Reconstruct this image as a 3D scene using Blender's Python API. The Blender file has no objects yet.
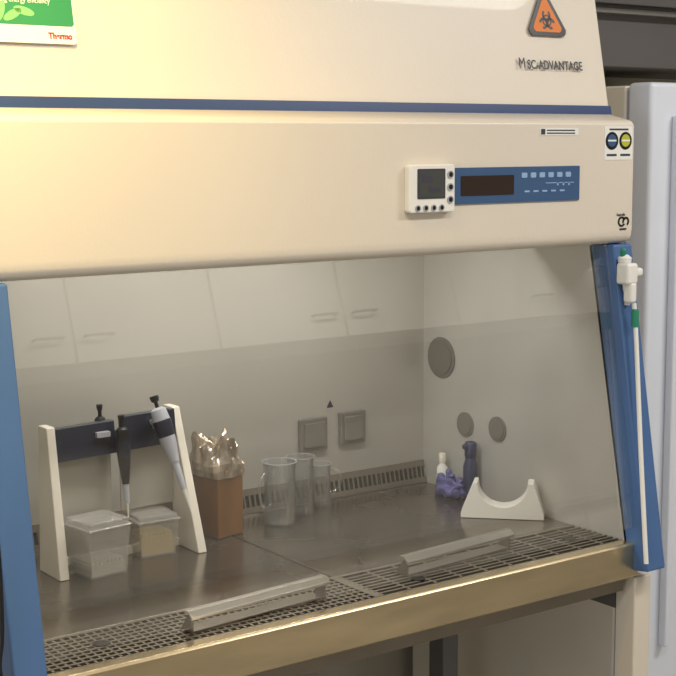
import bpy, bmesh, math, random
from mathutils import Vector, Matrix
random.seed(4)
S=bpy.context.scene
COL=bpy.context.collection

# ---------------------------------------------------------------- materials
def srgb(r,g,b):
    def c(v):
        v/=255.0
        return v/12.92 if v<=.04045 else ((v+.055)/1.055)**2.4
    return (c(r),c(g),c(b),1)
def mat(name,rgb,rough=.5,metal=0.,var=.06,scale=6.,bump=0.,bscale=60.,coat=0.,stretch=None,emit=0.,spec=.5,rvar=0.):
    m=bpy.data.materials.new(name); m.use_nodes=True; nt=m.node_tree
    b=nt.nodes['Principled BSDF']; b.inputs['Roughness'].default_value=rough; b.inputs['Metallic'].default_value=metal
    b.inputs['Coat Weight'].default_value=coat; b.inputs['Specular IOR Level'].default_value=spec
    c=srgb(*rgb)
    tc=nt.nodes.new('ShaderNodeTexCoord'); mp=nt.nodes.new('ShaderNodeMapping')
    nt.links.new(tc.outputs['Object'],mp.inputs[0])
    if stretch: mp.inputs['Scale'].default_value=stretch
    n=nt.nodes.new('ShaderNodeTexNoise'); n.inputs['Scale'].default_value=scale; n.inputs['Detail'].default_value=4
    nt.links.new(mp.outputs[0],n.inputs['Vector'])
    r=nt.nodes.new('ShaderNodeValToRGB'); r.color_ramp.elements[0].position=.3; r.color_ramp.elements[1].position=.7
    r.color_ramp.elements[0].color=tuple(x*(1-var) for x in c[:3])+(1,); r.color_ramp.elements[1].color=tuple(min(1,x*(1+var)) for x in c[:3])+(1,)
    nt.links.new(n.outputs['Fac'],r.inputs[0]); nt.links.new(r.outputs[0],b.inputs['Base Color'])
    if rvar:
        mr=nt.nodes.new('ShaderNodeMapRange'); mr.inputs[1].default_value=.3; mr.inputs[2].default_value=.7
        mr.inputs[3].default_value=max(.02,rough-rvar); mr.inputs[4].default_value=rough+rvar
        nt.links.new(n.outputs['Fac'],mr.inputs[0]); nt.links.new(mr.outputs[0],b.inputs['Roughness'])
    if bump:
        n2=nt.nodes.new('ShaderNodeTexNoise'); n2.inputs['Scale'].default_value=bscale
        nt.links.new(mp.outputs[0],n2.inputs['Vector'])
        bp=nt.nodes.new('ShaderNodeBump'); bp.inputs['Strength'].default_value=bump; bp.inputs['Distance'].default_value=.01
        nt.links.new(n2.outputs['Fac'],bp.inputs['Height']); nt.links.new(bp.outputs[0],b.inputs['Normal'])
    return m
def clearmat(name,tint=(1,1,1),refl=.07,edge=.5,rough=.02,haze=0.,hazecol=(200,200,200)):
    m=bpy.data.materials.new(name); m.use_nodes=True; nt=m.node_tree; nt.nodes.clear()
    o=nt.nodes.new('ShaderNodeOutputMaterial'); t=nt.nodes.new('ShaderNodeBsdfTransparent'); t.inputs[0].default_value=tint+(1,)
    g=nt.nodes.new('ShaderNodeBsdfGlossy'); g.inputs['Roughness'].default_value=rough
    lw=nt.nodes.new('ShaderNodeLayerWeight'); lw.inputs[0].default_value=.35
    mr=nt.nodes.new('ShaderNodeMapRange'); mr.inputs[3].default_value=refl; mr.inputs[4].default_value=edge
    nt.links.new(lw.outputs['Facing'],mr.inputs[0])
    mx=nt.nodes.new('ShaderNodeMixShader'); nt.links.new(mr.outputs[0],mx.inputs[0]); nt.links.new(t.outputs[0],mx.inputs[1]); nt.links.new(g.outputs[0],mx.inputs[2])
    last=mx
    if haze:
        d=nt.nodes.new('ShaderNodeBsdfDiffuse'); d.inputs[0].default_value=srgb(*hazecol)
        n=nt.nodes.new('ShaderNodeTexNoise'); n.inputs['Scale'].default_value=4; n.inputs['Detail'].default_value=5
        tc=nt.nodes.new('ShaderNodeTexCoord'); nt.links.new(tc.outputs['Object'],n.inputs['Vector'])
        m2=nt.nodes.new('ShaderNodeMapRange'); m2.inputs[3].default_value=haze*.7; m2.inputs[4].default_value=haze*1.3
        nt.links.new(n.outputs['Fac'],m2.inputs[0])
        mx2=nt.nodes.new('ShaderNodeMixShader'); nt.links.new(m2.outputs[0],mx2.inputs[0]); nt.links.new(mx.outputs[0],mx2.inputs[1]); nt.links.new(d.outputs[0],mx2.inputs[2]); last=mx2
    nt.links.new(last.outputs[0],o.inputs[0]); return m

M=dict(
 cream=mat('cream_enamel',(224,214,199),.42,var=.02,scale=3,bump=.03,bscale=150,coat=.1),
 blue=mat('blue_paint',(74,108,158),.4,var=.04),
 navy=mat('navy_trim',(44,66,112),.4,var=.04),
 steel=mat('brushed_steel_worktop',(136,128,117),.24,.9,var=.14,scale=5,rvar=.08,bump=.02,bscale=30),
 steelw=mat('interior_steel_wall',(190,187,179),.38,.35,var=.04,scale=2.2,rvar=.06),
 steelr=mat('side_steel_wall',(200,198,192),.36,.35,var=.07,scale=4,rvar=.05,stretch=(1,1.3,.6)),
 rail=mat('front_rail_steel',(208,190,156),.24,.9,var=.16,scale=4,stretch=(1,1,6)),
 slot=mat('vent_steel',(140,132,120),.4,.8,var=.1),
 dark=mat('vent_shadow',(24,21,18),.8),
 arm=mat('armrest_aluminium',(198,194,186),.28,.9,var=.06),
 plate=mat('socket_plate',(126,122,116),.45,.2),
 glass=clearmat('sash_glass',(.985,.985,.98),.05,.35,.0),
 beaker=clearmat('borosilicate_glass',(.98,.99,.99),.07,.9,.03,haze=.045,hazecol=(230,230,228)),
 plastic=clearmat('translucent_plastic',(.93,.93,.92),.05,.5,.15,haze=.2,hazecol=(225,222,215)),
 acryl=clearmat('frosted_acrylic',(.85,.85,.82),.05,.4,.2,haze=.6,hazecol=(176,172,160)),
 white=mat('white_plastic',(236,234,228),.35,var=.02),
 ivory=mat('ivory_plastic',(224,217,203),.45,var=.04),
 lcd=mat('lcd_grey',(70,74,72),.3),
 lcdb=mat('lcd_brown',(52,40,36),.2),
 panelblue=mat('control_blue',(62,92,132),.35,var=.03),
 ltblue=mat('key_light_blue',(150,180,215),.4),
 black=mat('black_plastic',(18,18,22),.35),
 navyp=mat('navy_plastic',(32,35,50),.35),
 green=mat('green_print',(40,140,80),.5),
 lightgreen=mat('light_green_print',(130,200,120),.5),
 paper=mat('label_paper',(236,236,230),.6,var=.02),
 orange=mat('orange_sign',(225,125,40),.5,var=.02),
 red=mat('red_print',(190,40,35),.5),
 yellow=mat('yellow_print',(190,190,60),.5),
 textm=mat('print_dark',(60,60,72),.5),
 brown=mat('brown_cardboard',(104,70,34),.35,var=.35,scale=18,bump=.1,coat=.5,stretch=(1,1,.3)),
 foil=mat('crumpled_foil',(190,176,160),.28,.85,var=.35,scale=40,bump=.6,bscale=60,stretch=(1,1,.4)),
 yell=mat('yellow_tips',(232,200,96),.5,var=.1),
 tipw=mat('pale_tips',(215,212,202),.5),
 glove=mat('purple_nitrile',(98,98,150),.45,var=.15,scale=30),
 bbot=mat('blue_bottle_plastic',(48,52,84),.35),
 greyp=mat('grey_pipette',(170,172,180),.35),
 teal=mat('green_collar',(30,130,100),.4),
 fridge=mat('fridge_enamel',(222,227,238),.35,var=.02),
 fridged=mat('fridge_seal',(165,172,188),.5),
 darkg=mat('dark_grey_cupboard',(98,96,96),.5),
 cup=mat('cupboard_laminate',(232,226,212),.4,var=.02),
 metal=mat('handle_metal',(110,108,104),.4,.8),
 wall=mat('wall_paint',(190,184,172),.8,var=.03),
 wallb=mat('wall_paint_rear',(190,184,172),.8,var=.03),
 floor=mat('vinyl_floor',(160,157,150),.5,var=.12,scale=30),
 ceil=mat('ceiling_tile',(228,226,220),.9,var=.03),
 counter=mat('lab_bench_top',(150,150,150),.4),
)
# ---------------------------------------------------------------- helpers
def empty(name,loc=(0,0,0),rot=0):
    e=bpy.data.objects.new(name,None); COL.objects.link(e); e.location=loc; e.rotation_euler=(0,0,rot); e.empty_display_size=.05; return e
def fin(bm,name,m,parent=None,bev=0,seg=2,smooth=False):
    bmesh.ops.recalc_face_normals(bm,faces=bm.faces[:])
    me=bpy.data.meshes.new(name); bm.to_mesh(me); bm.free()
    o=bpy.data.objects.new(name,me); COL.objects.link(o)
    if m is not None:
        for k in (m if isinstance(m,(list,tuple)) else [m]): me.materials.append(M[k])
    if smooth:
        for p in me.polygons: p.use_smooth=True
    if bev:
        b=o.modifiers.new('bevel','BEVEL'); b.width=bev; b.segments=seg; b.limit_method='ANGLE'; b.angle_limit=math.radians(35)
        for p in me.polygons: p.use_smooth=True
        w=o.modifiers.new('wn','WEIGHTED_NORMAL'); w.keep_sharp=True
    if parent is not None: o.parent=parent
    return o
def hexa(bm,V,mi=0,mtx=None):
    # V ordered for x in(0,1) for y in(0,1) for z in(0,1)
    v=[bm.verts.new(p) for p in V]
    if mtx is not None:
        for k in v: k.co=mtx@k.co
    for q in ((0,1,3,2),(4,6,7,5),(0,4,5,1),(2,3,7,6),(0,2,6,4),(1,5,7,3)):
        f=bm.faces.new([v[i] for i in q]); f.material_index=mi
def addbox(bm,x0,x1,y0,y1,z0,z1,mi=0,mtx=None):
    hexa(bm,[(x,y,z) for x in (x0,x1) for y in (y0,y1) for z in (z0,z1)],mi,mtx)
def box(name,x0,x1,y0,y1,z0,z1,m,parent=None,bev=0,seg=2):
    bm=bmesh.new(); addbox(bm,x0,x1,y0,y1,z0,z1); return fin(bm,name,m,parent,bev,seg)
def prism(name,pts,x0,x1,m,parent=None,bev=0,seg=2,axis='x'):
    bm=bmesh.new()
    def mk(a,b,t): return (t,a,b) if axis=='x' else ((a,t,b) if axis=='y' else (a,b,t))
    A=[bm.verts.new(mk(a,b,x0)) for a,b in pts]; B=[bm.verts.new(mk(a,b,x1)) for a,b in pts]
    bm.faces.new(A); bm.faces.new(B[::-1]); n=len(pts)
    for i in range(n): bm.faces.new((A[i],B[i],B[(i+1)%n],A[(i+1)%n]))
    return fin(bm,name,m,parent,bev,seg)
def lathe(name,prof,m,parent=None,loc=(0,0,0),seg=40,rot=None,cap=True):
    bm=bmesh.new(); R=[]
    for r,z in prof:
        R.append([bm.verts.new((r*math.cos(2*math.pi*i/seg),r*math.sin(2*math.pi*i/seg),z)) for i in range(seg)])
    for a,b in zip(R,R[1:]):
        for i in range(seg): bm.faces.new((a[i],a[(i+1)%seg],b[(i+1)%seg],b[i]))
    if cap:
        bm.faces.new(R[0][::-1]); bm.faces.new(R[-1])
    mt=Matrix.Translation(loc)
    if rot is not None: mt=mt@rot
    bmesh.ops.transform(bm,matrix=mt,verts=bm.verts[:])
    o=fin(bm,name,m,parent,smooth=True)
    es=o.modifiers.new('es','EDGE_SPLIT'); es.split_angle=math.radians(40)
    return o
def tube(name,pts,r,m,parent=None,cyclic=False):
    cu=bpy.data.curves.new(name,'CURVE'); cu.dimensions='3D'; cu.bevel_depth=r; cu.bevel_resolution=4; cu.use_fill_caps=True
    sp=cu.splines.new('NURBS'); sp.points.add(len(pts)-1)
    for i,p in enumerate(pts): sp.points[i].co=tuple(p)+(1,)
    sp.order_u=3; sp.use_endpoint_u=True; sp.use_cyclic_u=cyclic; sp.resolution_u=12
    tmp=bpy.data.objects.new('tmp',cu); COL.objects.link(tmp)
    bpy.context.view_layer.update()
    me=bpy.data.meshes.new_from_object(tmp.evaluated_get(bpy.context.evaluated_depsgraph_get()))
    bpy.data.objects.remove(tmp); me.materials.clear(); me.materials.append(M[m])
    for p in me.polygons: p.use_smooth=True
    me.name=name
    o=bpy.data.objects.new(name,me); COL.objects.link(o)
    if parent is not None: o.parent=parent
    return o
def text(name,s,size,m,mtx,parent=None,sx=1.,bold=0.0):
    cu=bpy.data.curves.new(name,'FONT'); cu.body=s; cu.size=size; cu.extrude=.0003; cu.offset=bold
    tmp=bpy.data.objects.new('tmp',cu); COL.objects.link(tmp); bpy.context.view_layer.update()
    me=bpy.data.meshes.new_from_object(tmp.evaluated_get(bpy.context.evaluated_depsgraph_get()))
    bpy.data.objects.remove(tmp); me.materials.clear(); me.materials.append(M[m])
    me.transform(mtx@Matrix.Diagonal((sx,1,1,1)))
    o=bpy.data.objects.new(name,me); COL.objects.link(o)
    if parent is not None: o.parent=parent
    return o
RX=Matrix.Rotation(math.pi/2,4,'X')
def onpanel(x,z,y=.0625): return Matrix.Translation((x,y,z))@RX
UT=math.atan(.2)
def onupper(x,z): # matrix : local xy -> inclined housing face
    return Matrix.Translation((x,.1254+.2*(z-1.6134)-.0008,z))@Matrix.Rotation(math.pi/2-UT,4,'X')
def disc(bm,cx,cy,r,h0,h1,mtx,mi=0,seg=28,r2=None):
    A=[bm.verts.new(mtx@Vector((cx+r*math.cos(2*math.pi*i/seg),cy+r*math.sin(2*math.pi*i/seg),h0))) for i in range(seg)]
    B=[bm.verts.new(mtx@Vector((cx+(r2 or r)*math.cos(2*math.pi*i/seg),cy+(r2 or r)*math.sin(2*math.pi*i/seg),h1))) for i in range(seg)]
    for F in (bm.faces.new(A[::-1]),bm.faces.new(B)): F.material_index=mi
    for i in range(seg):
        F=bm.faces.new((A[i],A[(i+1)%seg],B[(i+1)%seg],B[i])); F.material_index=mi
def ring(bm,cx,cy,r,w,h0,h1,mtx,a0=0,a1=360,mi=0,seg=32):
    full=a1-a0>=360; n=seg; V=[]
    for i in range(n if full else n+1):
        a=math.radians(a0+(a1-a0)*i/n); row=[]
        for rr,h in ((r-w/2,h0),(r+w/2,h0),(r+w/2,h1),(r-w/2,h1)):
            row.append(bm.verts.new(mtx@Vector((cx+rr*math.cos(a),cy+rr*math.sin(a),h))))
        V.append(row)
    for i in range(n):
        a=V[i]; b=V[(i+1)%len(V)]
        for k in range(4):
            f=bm.faces.new((a[k],a[(k+1)%4],b[(k+1)%4],b[k])); f.material_index=mi
def rrect(bm,cx,cy,w,h,rad,h0,h1,mtx,mi=0):
    P=[]
    for (sx,sy,a) in ((1,1,0),(-1,1,90),(-1,-1,180),(1,-1,270)):
        for k in range(5):
            t=math.radians(a+k*22.5); P.append((cx+sx*(w/2-rad)+rad*math.cos(t),cy+sy*(h/2-rad)+rad*math.sin(t)))
    A=[bm.verts.new(mtx@Vector((x,y,h0))) for x,y in P]; B=[bm.verts.new(mtx@Vector((x,y,h1))) for x,y in P]
    for F in (bm.faces.new(A[::-1]),bm.faces.new(B)): F.material_index=mi
    for i in range(len(P)):
        F=bm.faces.new((A[i],A[(i+1)%len(P)],B[(i+1)%len(P)],B[i])); F.material_index=mi

# ---------------------------------------------------------------- room
XL,XR,YB,YF,ZC=-2.2,4.4,.95,-2.85,2.75
box('floor',XL,XR,YF,YB,-.05,0,'floor')
box('ceiling',XL,XR,YF,YB,ZC,ZC+.05,'ceil')
box('wall_back',XL,XR,YB,YB+.08,0,ZC,'wallb')
box('wall_front',XL,XR,YF-.08,YF,0,ZC,'wall')
box('wall_left',XL-.08,XL,YF,YB,0,ZC,'wall')
box('wall_right',XR,XR+.08,YF,YB,0,ZC,'wall')
box('baseboard_back',XL,XR,YB-.015,YB,0,.1,'fridged')

# opposite side wall cupboards (mirrored in the sash)
wc=empty('wall_cupboard')
box('carcass',-1.2,3.95,-2.84,-2.52,1.69,2.45,'cup',wc)
bm=bmesh.new(); bh=bmesh.new()
x=1.37-.57*4
for i in range(8):
    addbox(bm,x+.004,x+.566,-2.52,-2.5,1.69,2.45)
    hx=x+.47 if i%2==1 else x+.09
    x+=.57
    addbox(bh,hx-.055,hx+.055,-2.478,-2.47,1.775,1.783); addbox(bh,hx-.055,hx-.047,-2.5,-2.47,1.775,1.783); addbox(bh,hx+.047,hx+.055,-2.5,-2.47,1.775,1.783)
fin(bm,'doors','cup',wc,.003); fin(bh,'handles','metal',wc)
lb=empty('lab_bench')
box('top',-1.2,3.95,-2.84,-2.3,.88,.91,'counter',lb,.004)
box('base',-1.2,3.95,-2.82,-2.34,.1,.88,'cup',lb)
box('plinth',-1.2,3.95,-2.8,-2.4,0,.1,'darkg',lb)
bm=bmesh.new()
for i in range(9): addbox(bm,-1.19+i*.57,-1.19+i*.57+.56,-2.34,-2.325,.12,.86)
fin(bm,'bench_doors','cup',lb,.003)

# ---------------------------------------------------------------- cabinet
bc=empty('biosafety_cabinet')
SL=.172
prism('control_housing',[(.0634,1.578),(.0634,1.385),(.066,1.368),(.076,1.359),(.095,1.357),(.3,1.357),(.3,1.6),(.125,1.6),(.069,1.587)],0,1.302,'cream',bc,.006,3)
prism('upper_housing',[(.1272,1.60),(.1272+.2*.45,2.05),(.68,2.05),(.68,1.60)],0,1.300,'cream',bc,.003)
prism('blue_trim',[(.1225,1.596),(.1262,1.616),(.2,1.616),(.2,1.596)],0,1.3015,'navy',bc,.001)
box('rear_box',0,1.30,.65,.70,.70,1.62,'cream',bc)
def post(nm,x0,x1):
    prism(nm,[(.0634,1.357),(-.041,.75),(.012,.742),(.13,1.357)],x0,x1,'blue',bc,.004,2)
post('side_post_a',0,.05); post('side_post_b',1.25,1.30)
prism('chamber_side_a',[(.12,1.357),(.012,.79),(.65,.79),(.65,1.45),(.12,1.45)],.02,.05,'steelr',bc)
prism('chamber_side_b',[(.12,1.357),(.012,.79),(.65,.79),(.65,1.45),(.12,1.45)],1.25,1.28,'steelr',bc)
box('outer_skin_a',0,.02,.10,.66,.70,1.36,'cream',bc); box('outer_skin_b',1.28,1.30,.10,.66,.70,1.36,'cream',bc)
box('chamber_back',.05,1.25,.6225,.65,.79,1.45,'steelw',bc)
box('chamber_roof',.05,1.25,.3,.65,1.43,1.45,'steelw',bc)
bm=bmesh.new(); addbox(bm,.052,.665,.158,.605,.775,.8); addbox(bm,.668,1.248,.158,.605,.775,.8)
fin(bm,'worktop_trays','steel',bc,.002)
bm=bmesh.new(); addbox(bm,.66,.673,.16,.60,.77,.797); fin(bm,'tray_gap','dark',bc)
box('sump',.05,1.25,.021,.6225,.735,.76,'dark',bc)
bm=bmesh.new()
addbox(bm,.052,1.248,.0201,.024,.775,.7995); addbox(bm,.052,1.248,.148,.157,.775,.8)
n=9
for i in range(1,n): 
    y=.022+(.148-.022)*i/n; addbox(bm,.052,1.248,y-.0026,y+.0026,.795,.8)
x=.056
while x<.665: addbox(bm,x-.0022,x+.0022,.022,.148,.7945,.7995); x+=.0135
while x<1.248: addbox(bm,x-.003,x+.003,.022,.148,.7945,.7995); x+=.058
addbox(bm,.659,.672,.022,.148,.79,.8003)
fin(bm,'front_grille','slot',bc)
bm=bmesh.new()
for gx,gy in ((.19,.09),(.56,.075),(.78,.06),(1.17,.085)): disc(bm,gx,gy,.013,.794,.8015,Matrix())
fin(bm,'grille_screws','dark',bc)
prism('front_rail',[(-.002,.8),(-.006,.796),(-.006,.735),(.0,.73),(.02,.73),(.02,.8)],.05,1.262,'rail',bc,.001)
box('tray_underside',.03,1.25,.02,.66,.70,.735,'slot',bc)
bm=bmesh.new()
mt=Matrix.Translation((0,.608,.8))@Matrix.Rotation(math.radians(-14),4,'X')
addbox(bm,.052,1.248,-.001,.006,.036,.05,0,mt); addbox(bm,.052,1.248,-.001,.006,.0,.012,0,mt)
x=.06
while x<1.245: addbox(bm,x,x+.0045,-.001,.004,.012,.036,0,mt); x+=.0125
fin(bm,'back_grille','slot',bc)
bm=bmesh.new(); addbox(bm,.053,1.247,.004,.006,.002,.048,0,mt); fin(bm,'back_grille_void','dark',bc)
bm=bmesh.new()
for x0,x1,z0,z1 in ((.913,.982,.908,.977),(1.016,1.082,.911,.98)):
    addbox(bm,x0,x1,.612,.6225,z0,z1); addbox(bm,x0+.008,x1-.008,.608,.612,z0+.008,z1-.008)
fin(bm,'socket_covers','plate',bc,.002)
bm=bmesh.new(); my=Matrix.Rotation(math.radians(-90),4,'Y')
for y,z,r in ((.56,1.085,.045),(.479,.950,.0265),(.377,.956,.0265)):
    disc(bm,0,0,r,0,.003,Matrix.Translation((1.25,y,z))@my); disc(bm,0,0,r*.8,.003,.0045,Matrix.Translation((1.25,y,z))@my)
fin(bm,'service_ports','plate',bc)
bm=bmesh.new(); v=[bm.verts.new(p) for p in ((.986,.6215,.994),(1.004,.6215,.994),(.995,.6215,1.010))]; bm.faces.new(v); fin(bm,'wall_warning_mark','textm',bc)
prism('sash_glass',[(.078,1.357),(.078-SL*.525,.832),(.083-SL*.525,.832),(.083,1.357)],.052,1.248,'glass',bc)
box('chamber_lamp_body',.25,1.05,.32,.36,1.405,1.43,'white',bc,.004)  # unseen tube housing, added together with the chamber fill light
def armrest(nm,xa,ya,xb,yb):
    e=empty(nm); L=math.hypot(xb-xa,yb-ya); a=math.atan2(yb-ya,xb-xa); e.location=(xa,ya,0); e.rotation_euler=(0,0,a)
    prism('bar',[(.0,.823),(-.001,.828),(.009,.836),(.020,.836),(.020,.833),(.010,.833),(.003,.827),(.003,.823)],0,L,'arm',e,.0005)
    prism('leg_1',[(.006,.8004),(.006,.826),(.012,.832),(.036,.8004)],.004,.008,'slot',e)
    prism('leg_2',[(.006,.8004),(.006,.826),(.012,.832),(.036,.8004)],L-.008,L-.004,'slot',e)
    prism('foot',[(.006,.8004),(.006,.803),(.036,.803),(.036,.8004)],.004,L-.004,'slot',e)
    return e
armrest('armrest',.318,.040,.597,.066); armrest('armrest',.768,.074,1.040,.098)
bm=bmesh.new(); T=onpanel(0,0,.0634)
rrect(bm,1.006,1.4745,.298,.062,.002,-.001,.003,T,0)
rrect(bm,.932,1.4745,.122,.034,.002,.003,.004,T,1)
for i in range(6): rrect(bm,1.018+i*.0215,1.4905,.013,.009,.002,.003,.004,T,2)
for i in range(5): rrect(bm,1.025+i*.0215,1.462,.012,.003,.001,.003,.0036,T,2)
for i in range(3): rrect(bm,1.10+i*.014,1.474,.004,.006,.001,.003,.0036,T,2)
rrect(bm,1.105,1.476,.07,.0015,.0005,.003,.0036,T,2)
fin(bm,'control_panel',['panelblue','lcdb','ltblue'],bc)
bm=bmesh.new(); rrect(bm,1.1045,1.5665,.095,.013,.001,-.001,.001,T,0); rrect(bm,1.064,1.5665,.010,.010,.001,.001,.0014,T,1)
for i in range(2): rrect(bm,1.108,1.569-i*.005,.07,.0022,.0005,.001,.0014,T,1)
fin(bm,'maker_label',['paper','textm'],bc)
bm=bmesh.new(); rrect(bm,1.257,1.546,.074,.062,.003,-.001,.0008,T,0)
for i,mi in ((0,1),(1,3)):
    cx=1.239+i*.036; disc(bm,cx,1.550,.0165,.0008,.0014,T,2); disc(bm,cx,1.5505,.0115,.0014,.0018,T,mi)
    rrect(bm,cx,1.5505,.022,.003,.001,.0018,.002,T,0)
    rrect(bm,cx,1.524,.026,.004,.001,.0008,.0014,T,4)
rrect(bm,1.257,1.571,.05,.003,.001,.0008,.0014,T,4)
fin(bm,'inspection_sticker',['paper','panelblue','black','yellow','textm'],bc)
bm=bmesh.new(); ring(bm,1.270,1.400,.008,.0035,-.001,.0012,T,20,330); ring(bm,1.281,1.400,.007,.0035,-.001,.0012,T,-60,200); rrect(bm,1.274,1.386,.018,.003,.001,-.001,.0012,T)
fin(bm,'safety_mark','black',bc)
text('safety_mark_text','Geprufte',.007,'textm',onpanel(1.256,1.411),bc,.9)
text('model_lettering','M',.029,'textm',onupper(1.075,1.681),bc,.75)
text('model_lettering_b','SC-ADVANTAGE',.0235,'textm',onupper(1.0965,1.681),bc,.80,.0003)
bm=bmesh.new()
def tri(cx,cy,R,h0,h1,T,mi):
    A=[];B=[]
    for k in range(3):
        c=math.radians(90+120*k)
        for dd in (-8,0,8):
            a=c+math.radians(dd); rr=R*(.93 if dd==0 else .90)
            A.append(bm.verts.new(T@Vector((cx+rr*math.cos(a),cy+rr*math.sin(a),h0)))); B.append(bm.verts.new(T@Vector((cx+rr*math.cos(a),cy+rr*math.sin(a),h1))))
    for F in (bm.faces.new(A[::-1]),bm.faces.new(B)): F.material_index=mi
    for i in range(9):
        F=bm.faces.new((A[i],A[(i+1)%9],B[(i+1)%9],B[i])); F.material_index=mi
Tu=onupper(1.158,1.773)
tri(0,0,.056,-.001,.0006,Tu,1); tri(0,-.0005,.0425,.0006,.001,Tu,0)
for k in range(3):
    a=math.radians(90+120*k); ring(bm,.0105*math.cos(a),-.003+.0105*math.sin(a),.0082,.0048,.001,.0014,Tu,90+120*k+40-360,90+120*k+320-360,1)
ring(bm,0,-.003,.010,.003,.001,.0014,Tu,0,360,1); disc(bm,0,-.003,.003,.001,.0014,Tu,1)
fin(bm,'biohazard_sign',['orange','black'],bc)
bm=bmesh.new(); Tg=onupper(.10,1.735)
rrect(bm,0,0,.205,.088,.006,-.001,.0006,Tg,0); rrect(bm,0,.012,.200,.060,.005,.0006,.001,Tg,1)
for k,(lx,ly,a) in enumerate(((.0,.0,30),(.018,.006,-15),(-.018,.004,70))):
    m2=Tg@Matrix.Translation((lx+.006,ly-.004,0))@Matrix.Rotation(math.radians(a),4,'Z')@Matrix.Diagonal((1,.38,1,1)); disc(bm,0,0,.016,.001,.0013,m2,2)
fin(bm,'green_sticker',['paper','green','lightgreen'],bc)
text('sticker_text','Increasing energy efficiency',.0115,'paper',onupper(.062,1.749)@Matrix.Translation((0,0,.0012)),bc,.82)
text('sticker_logo','Thermo',.0125,'red',onupper(.158,1.699)@Matrix.Translation((0,0,.001)),bc,.9,.0004)
sf=empty('cabinet_stand')
for i,(x,y) in enumerate(((.02,.03),(1.262,.0),(.02,.58),(1.225,.52))): box('leg_%d'%i,x,x+.045,y,y+.05,0,.70 if i!=1 else .728,'cream' if i!=3 else 'darkg',sf,.004)
box('foot_rail_a',.02,.065,.03,.64,0.02,.07,'cream',sf); box('foot_rail_b',1.262,1.30,.05,.57,.02,.07,'cream',sf)
box('cross_rail',.065,1.225,.58,.62,.62,.68,'darkg',sf)
box('side_rail',1.262,1.29,.05,.57,.655,.69,'darkg',sf)

g=empty('digital_thermometer')
bm=bmesh.new(); rrect(bm,.7995,1.472,.099,.080,.006,.0,.014,T,0); fin(bm,'case','white',g,.002)
bm=bmesh.new(); rrect(bm,.797,1.480,.060,.050,.002,.014,.0148,T,0); rrect(bm,.797,1.480,.052,.043,.002,.0148,.0152,T,1)
rrect(bm,.788,1.489,.024,.014,.001,.0152,.0156,T,0); rrect(bm,.803,1.470,.026,.008,.001,.0152,.0156,T,0)
for i in range(4): disc(bm,.768+i*.017,1.440,.0055,.014,.0158,T,2)
for i in range(3): disc(bm,.838,1.495-i*.021,.0065,.014,.016,T,2) 
for i in range(3): disc(bm,.838,1.495-i*.021,.0043,.016,.0164,T,3)
for i in range(4): disc(bm,.768+i*.017,1.440,.0036,.0158,.0162,T,3)
fin(bm,'face',['textm','lcd','greyp','black'],g)

# ---------------------------------------------------------------- pipette stand
ps=empty('pipette_stand',(0,0,0))
def board(nm,xb,xt,y,lean,zt,w=.018):
    bm=bmesh.new()
    hexa(bm,[(xb,y,.8003),(xt,y+lean,.8+zt),(xb,y+.085,.8003),(xt,y+lean+.034,.8+zt),
             (xb+w,y,.8003),(xt+w*.9,y+lean,.8+zt),(xb+w,y+.085,.8003),(xt+w*.9,y+lean+.034,.8+zt)])
    fin(bm,nm,'ivory',ps,.002)
board('side_board_a',.273,.276,.412,.045,.262); board('side_board_b',.552,.545,.418,.078,.264)
def bar(nm,xa,ya,xb,yb,z0,z1,t,m,dx=0,dy=.008):
    bm=bmesh.new()
    hexa(bm,[(xa,ya-dy,z0),(xa,ya,z1),(xa,ya+t-dy,z0),(xa,ya+t,z1),(xb,yb-dy,z0),(xb,yb,z1),(xb,yb+t-dy,z0),(xb,yb+t,z1)])
    fin(bm,nm,m,ps,.0015)
bar('head_bar_a',.291,.458,.414,.472,1.000,1.058,.016,'navyp')
bar('head_bar_b',.430,.475,.547,.490,1.000,1.062,.016,'navyp')
bar('head_rod',.291,.468,.547,.498,1.020,1.036,.010,'navyp')
bar('acrylic_panel_a',.291,.470,.412,.484,.885,1.006,.003,'acryl',dy=.0)
bar('acrylic_panel_b',.430,.486,.547,.498,.885,1.006,.003,'acryl',dy=.0)
box('base_bar',.291,.552,.49,.503,.8003,.815,'ivory',ps,.001)
bm=bmesh.new(); addbox(bm,.372,.398,.456,.466,1.033,1.042); fin(bm,'maker_tag','greyp',ps)
def pipette(nm,top,bot,mb,scale=1.,mp='black'):
    e=empty(nm); t=Vector(top); b=Vector(bot); d=(b-t); L=d.length
    q=Vector((0,0,-1)).rotation_difference(d.normalized()).to_matrix().to_4x4()
    def lp(nm2,prof,m): lathe(nm2,prof,m,e,t,24,q)
    s=scale
    lp('plunger',[(.008*s,0),(.0085*s,-.004),(.007*s,-.010),(.0035,-.012),(.0035,-.025)],mp)
    lp('body',[(.008*s,-.022),(.014*s,-.026),(.0165*s,-.05),(.0150*s,-.085),(.011*s,-.11),(.0085*s,-.125)],mb)
    lp('grip_band',[(.0168*s,-.046),(.0172*s,-.05),(.0160*s,-.074),(.0150*s,-.078)],'navyp')
    lp('barrel',[(.007*s,-.123),(.0062*s,-.16),(.005*s,-L+.045)],'greyp')
    lp('tip',[(.005*s,-L+.05),(.0045*s,-L+.04),(.0012,-L)],'tipw')
    bm=bmesh.new(); addbox(bm,-.008,.008,.010,.034,-.050,-.040); addbox(bm,-.006,.006,.028,.034,-.058,-.04)
    bmesh.ops.transform(bm,matrix=Matrix.Translation(t)@q,verts=bm.verts[:]); fin(bm,'finger_hook',mb,e,.002)
    return e
pipette('pipette',(.487,.458,1.096),(.528,.400,.885),'greyp',1.0)
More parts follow.
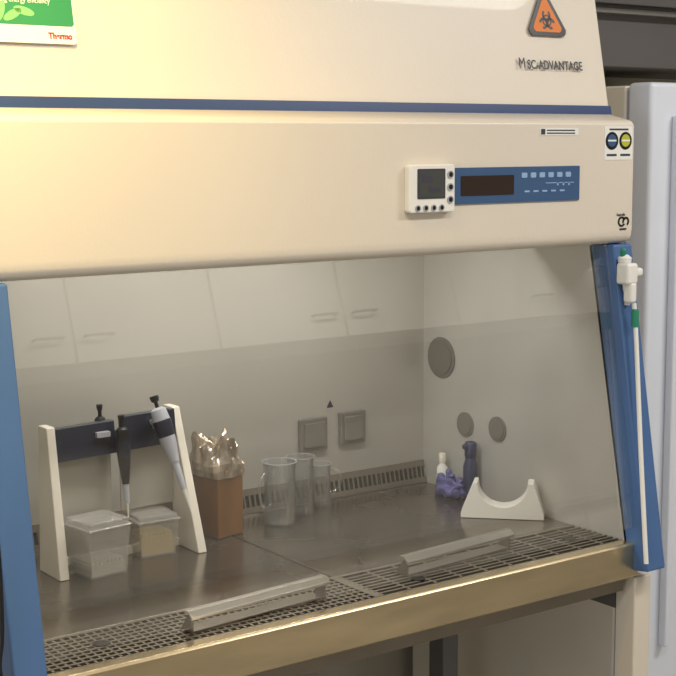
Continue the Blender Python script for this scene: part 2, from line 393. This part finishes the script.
pipette('pipette',(.418,.453,1.070),(.424,.446,.885),'black',.75)
pipette('pipette',(.405,.512,1.082),(.408,.508,.900),'black',.7)

def tub(nm,cx,cy,w,d,h,rot,content,cm):
    e=empty(nm,(cx,cy,.8003),rot)
    bm=bmesh.new()
    def fr(z,k): return [bm.verts.new((sx*(w/2-k),sy*(d/2-k),z)) for sx,sy in ((-1,-1),(1,-1),(1,1),(-1,1))]
    a=fr(0,.006); b=fr(h*.88,.0); c=fr(h*.88,.002); dd=fr(.002,.008)
    bm.faces.new(a[::-1]); bm.faces.new(dd)
    for p,q in ((a,b),(b,c),(c,dd)):
        for i in range(4): bm.faces.new((p[i],p[(i+1)%4],q[(i+1)%4],q[i]))
    fin(bm,'tub','plastic',e)
    bm=bmesh.new(); addbox(bm,-w/2-.003,w/2+.003,-d/2-.003,d/2+.003,h*.86,h*.90); addbox(bm,-w/2+.002,w/2-.002,-d/2+.002,d/2-.002,h*.90,h)
    fin(bm,'lid','plastic',e,.002)
    bm=bmesh.new(); addbox(bm,-w/2+.009,w/2-.009,-d/2+.009,d/2-.009,.003,h*content)
    nx=8; ny=7
    for i in range(nx):
        for j in range(ny):
            px=-w/2+.014+(w-.028)*i/(nx-1); pyy=-d/2+.014+(d-.028)*j/(ny-1)
            addbox(bm,px-.003,px+.003,pyy-.003,pyy+.003,h*content,h*content+.006)
    fin(bm,'tip_rack',cm,e)
    return e
tub('plastic_container',.352,.425,.086,.080,.100,math.radians(8),.22,'tipw')
tub('plastic_container',.487,.478,.080,.072,.077,math.radians(-4),.48,'yell')

cb=empty('cardboard_box',(.655,.525,.8003),math.radians(10))
box('carton',-.032,.032,-.043,.043,0,.135,'brown',cb,.003)
bm=bmesh.new(); NS=72; rows=[]
for k,(z,s) in enumerate(((.116,1.06),(.130,1.12),(.142,1.10),(.154,1.0),(.165,.95),(.176,.98),(.184,.94))):
    row=[]
    for i in range(NS):
        a=2*math.pi*i/NS; ca,sa=math.cos(a),math.sin(a)
        m_=max(abs(ca),abs(sa)); sq=.75/m_+.25 if k<3 else (.5/m_+.5)
        pl=1+(.02+.014*k)*math.sin(7*a+.8*k)+(.009*k)*math.sin(13*a+2+.7*k)
        zz=z+(.002*k)*math.sin(3*a+1)+(.0012*k)*math.sin(8*a)*(k>3)
        row.append(bm.verts.new((.033*s*sq*pl*ca,.044*s*sq*pl*sa,zz)))
    rows.append(row)
for a,b in zip(rows,rows[1:]):
    for i in range(NS): bm.faces.new((a[i],a[(i+1)%NS],b[(i+1)%NS],b[i]))
c0=bm.verts.new((0,0,.172))
for i in range(NS): bm.faces.new((rows[-1][i],rows[-1][(i+1)%NS],c0))
fin(bm,'foil_wrap','foil',cb,smooth=False)

def beaker(nm,x,y,r,h,ha=None):
    e=empty(nm,(x,y,.8005))
    t=.0018
    lathe('wall',[(r*.93,0),(r,.006),(r*.985,h*.9),(r*1.08,h),(r*1.08-t,h),(r*.985-t,h*.9),(r-t,.008),(r*.9,.004)],'beaker',e)
    bm=bmesh.new(); ring(bm,0,0,r*1.06,.0014,h-.0005,h+.0008,Matrix()); fin(bm,'rim','greyp',e)
    if ha is not None:
        c,s=math.cos(ha),math.sin(ha)
        pts=[(r*.98,h*.85),(r+.018,h*.86),(r+.024,h*.55),(r+.014,h*.3),(r*.98,h*.28)]
        tube('handle',[(a*c,a*s,z) for a,z in pts],.003,'beaker',e)
    return e
beaker('glass_beaker',.793,.512,.032,.124,math.radians(190))
beaker('glass_beaker',.873,.555,.027,.116)
beaker('glass_beaker',.938,.580,.023,.088,math.radians(-20))

wb=empty('white_bottle',(1.226,.528,.8003)); lathe('body',[(.011,0),(.012,.003),(.012,.05),(.006,.058),(.006,.062)],'white',wb,seg=28); lathe('cap',[(.0075,.062),(.0075,.08),(.006,.082)],'ivory',wb,seg=28)
bb=empty('blue_spray_bottle',(1.2265,.436,.8003)); lathe('body',[(.014,0),(.0155,.004),(.0155,.07),(.011,.085),(.0095,.09)],'bbot',bb,seg=28); lathe('cap',[(.0115,.088),(.013,.092),(.013,.118),(.010,.122)],'bbot',bb,seg=28)
bm=bmesh.new(); addbox(bm,-.020,.006,-.005,.005,.108,.118); fin(bm,'nozzle','bbot',bb,.002)
gl=empty('nitrile_gloves',(1.204,.474,.8003))
bm=bmesh.new(); bmesh.ops.create_icosphere(bm,subdivisions=4,radius=1)
for v in bm.verts:
    p=v.co; n=.22*math.sin(6*p.x+4*p.z+1)+.16*math.sin(9*p.y+5*p.z)+.1*math.sin(15*p.x+11*p.y)
    v.co=Vector((p.x*.022*(1+n),p.y*.038*(1+n),max(.0,.018+p.z*.022*(1+n))))
fin(bm,'crumpled_palm','glove',gl,smooth=True)
for k,(dx,dy,z) in enumerate(((-.008,.02,.045),(.004,.010,.055),(-.006,-.012,.050),(.004,-.024,.038),(-.012,-.032,.018))):
    tube('finger_%d'%k,[(0,dy*.5,.015),(dx*.6,dy*.9,z*.7),(dx,dy,z),(dx*1.3,dy*1.25,z*.9)],.0065,'glove',gl)

cr=empty('tube_cradle',(1.180,.283,.8003),math.atan2(.226-.34,1.237-1.124))
pts=[(-.083,0),(.083,0),(.083,.010),(.062,.074),(.050,.074)]
for k in range(1,12):
    a=math.radians(-k*15); pts.append((.050*math.cos(a),.070+.046*math.sin(a)))
pts+= [(-.050,.074),(-.058,.074),(-.083,.010)]
bm=bmesh.new()
A=[bm.verts.new((x,-.022,z)) for x,z in pts]; B=[bm.verts.new((x,.022,z)) for x,z in pts]
bm.faces.new(A); bm.faces.new(B[::-1])
for i in range(len(pts)): bm.faces.new((A[i],B[i],B[(i+1)%len(pts)],A[(i+1)%len(pts)]))
fin(bm,'cradle_body','white',cr,.0015)

# ---------------------------------------------------------------- right side things
pc=empty('pipette_controller')
def py(z): return .0634-(1.357-z)*SL
dxp=-.010
bm=bmesh.new(); addbox(bm,1.252+dxp,1.282+dxp,py(1.3)-.035,py(1.3)-.004,1.285,1.325); addbox(bm,1.275+dxp,1.302+dxp,py(1.3)-.03,py(1.3)-.008,1.298,1.315)
addbox(bm,1.262+dxp,1.280+dxp,py(1.27)-.03,py(1.27)-.008,1.250,1.290)
fin(bm,'hook_body','white',pc,.006,3)
lathe('neck',[(.005,0),(.006,.02),(.009,.03),(.009,.045),(.006,.05)],'white',pc,(1.276+dxp,py(1.33)-.018,1.245))
lathe('knob',[(.006,0),(.012,.004),(.013,.012),(.006,.018)],'white',pc,(1.267+dxp,py(1.33)-.018,1.322))
lathe('green_collar',[(.007,0),(.007,.03),(.005,.034)],'teal',pc,(1.268,py(1.22)-.018,1.205))
lathe('green_cap',[(.005,0),(.006,.012),(.003,.016)],'teal',pc,(1.262+dxp,py(1.33)-.018,1.336))
tube('tube',[(1.268,py(1.24)-.018,1.25),(1.268,py(1.21)-.018,1.21),(1.262,py(1.1)-.014,1.1),(1.250,py(.95)-.012,.95),(1.240,py(.78)-.010,.77)],.0045,'white',pc)

fr=empty('refrigerator')
box('body',1.442,2.2,.22,.90,0,1.66,'cup',fr,.006)
box('door',1.440,2.2,.15,.215,.05,1.665,'fridge',fr,.01,3)
box('seal',1.446,2.19,.21,.222,.06,1.65,'fridged',fr)
box('door_handle',1.500,1.515,.13,.15,.5,1.6,'fridge',fr,.004)
dc=empty('dark_wall_cupboard')
box('body',1.42,2.6,.55,.945,1.72,2.4,'darkg',dc,.003); box('door_a',1.425,2.0,.53,.55,1.86,2.39,'darkg',dc,.003); box('door_b',2.005,2.59,.53,.55,1.86,2.39,'darkg',dc,.003); box('light_strip',1.42,2.6,.52,.54,1.838,1.844,'plate',dc)
tube('power_cable',[(-.015,-.02,1.05),(-.012,-.03,.9),(-.03,-.04,.84),(-.005,-.045,.79),(.008,-.05,.74),(.0,-.04,.5),(-.02,0,.3),(-.04,.2,.01)],.004,'black')

# ---------------------------------------------------------------- lights
def area(name,loc,size,power,col,rot=(0,0,0),sy=None,spread=None):
    l=bpy.data.lights.new(name,'AREA'); l.energy=power; l.color=col; l.size=size; l.shape='RECTANGLE'; l.size_y=sy or size
    if spread: l.spread=math.radians(spread)
    o=bpy.data.objects.new(name,l); COL.objects.link(o); o.location=loc; o.rotation_euler=rot; return o
for i,(x,y) in enumerate(((.2,-1.3),(2.2,-1.3))):
    e=empty('ceiling_light' ,(x,y,0)); 
    box('frame',-.62,.62,-.17,.17,2.70,2.749,'white',e,.004)
    area('lamp_%d'%i,(x,y,2.69),1.15,(19,38)[i],(1,.96,.91),sy=.28)
w=bpy.data.worlds.new('w'); S.world=w; w.use_nodes=True; w.node_tree.nodes['Background'].inputs[0].default_value=(.9,.88,.82,1); w.node_tree.nodes['Background'].inputs[1].default_value=.3
area('lamp_warm',(-.10,-.40,2.45),.3,6.5,(1,.72,.25),rot=(math.radians(33),0,0),spread=95)
area('left_light',(-1.9,-1.2,1.6),1.4,16,(.90,.95,1),rot=(0,math.radians(-90),0))  # broad cool area light from the left, no window is modelled
area('chamber_fill',(.65,.34,1.402),.8,4.0,(1,.98,.92),sy=.03)  # added fill that brightens the chamber; the cabinet's own tube is off

# ---------------------------------------------------------------- camera
yaw,pi,ro,F=.6248,.1350,-.0040,1437.45
f=Vector((math.sin(yaw)*math.cos(pi),math.cos(yaw)*math.cos(pi),-math.sin(pi)))
r=Vector((math.cos(yaw),-math.sin(yaw),0)); u=r.cross(f)
r2=r*math.cos(ro)+u*math.sin(ro); u2=-r*math.sin(ro)+u*math.cos(ro)
mw=Matrix((r2,u2,-f)).transposed().to_4x4(); mw.translation=Vector((-.7406,-1.8147,1.5485))
cam=bpy.data.cameras.new('camera'); cam.sensor_width=36; cam.lens=F/676*36; cam.clip_start=.05
co=bpy.data.objects.new('camera',cam); COL.objects.link(co); co.matrix_world=mw
S.camera=co
S.view_settings.view_transform='Standard'; S.view_settings.exposure=0.;
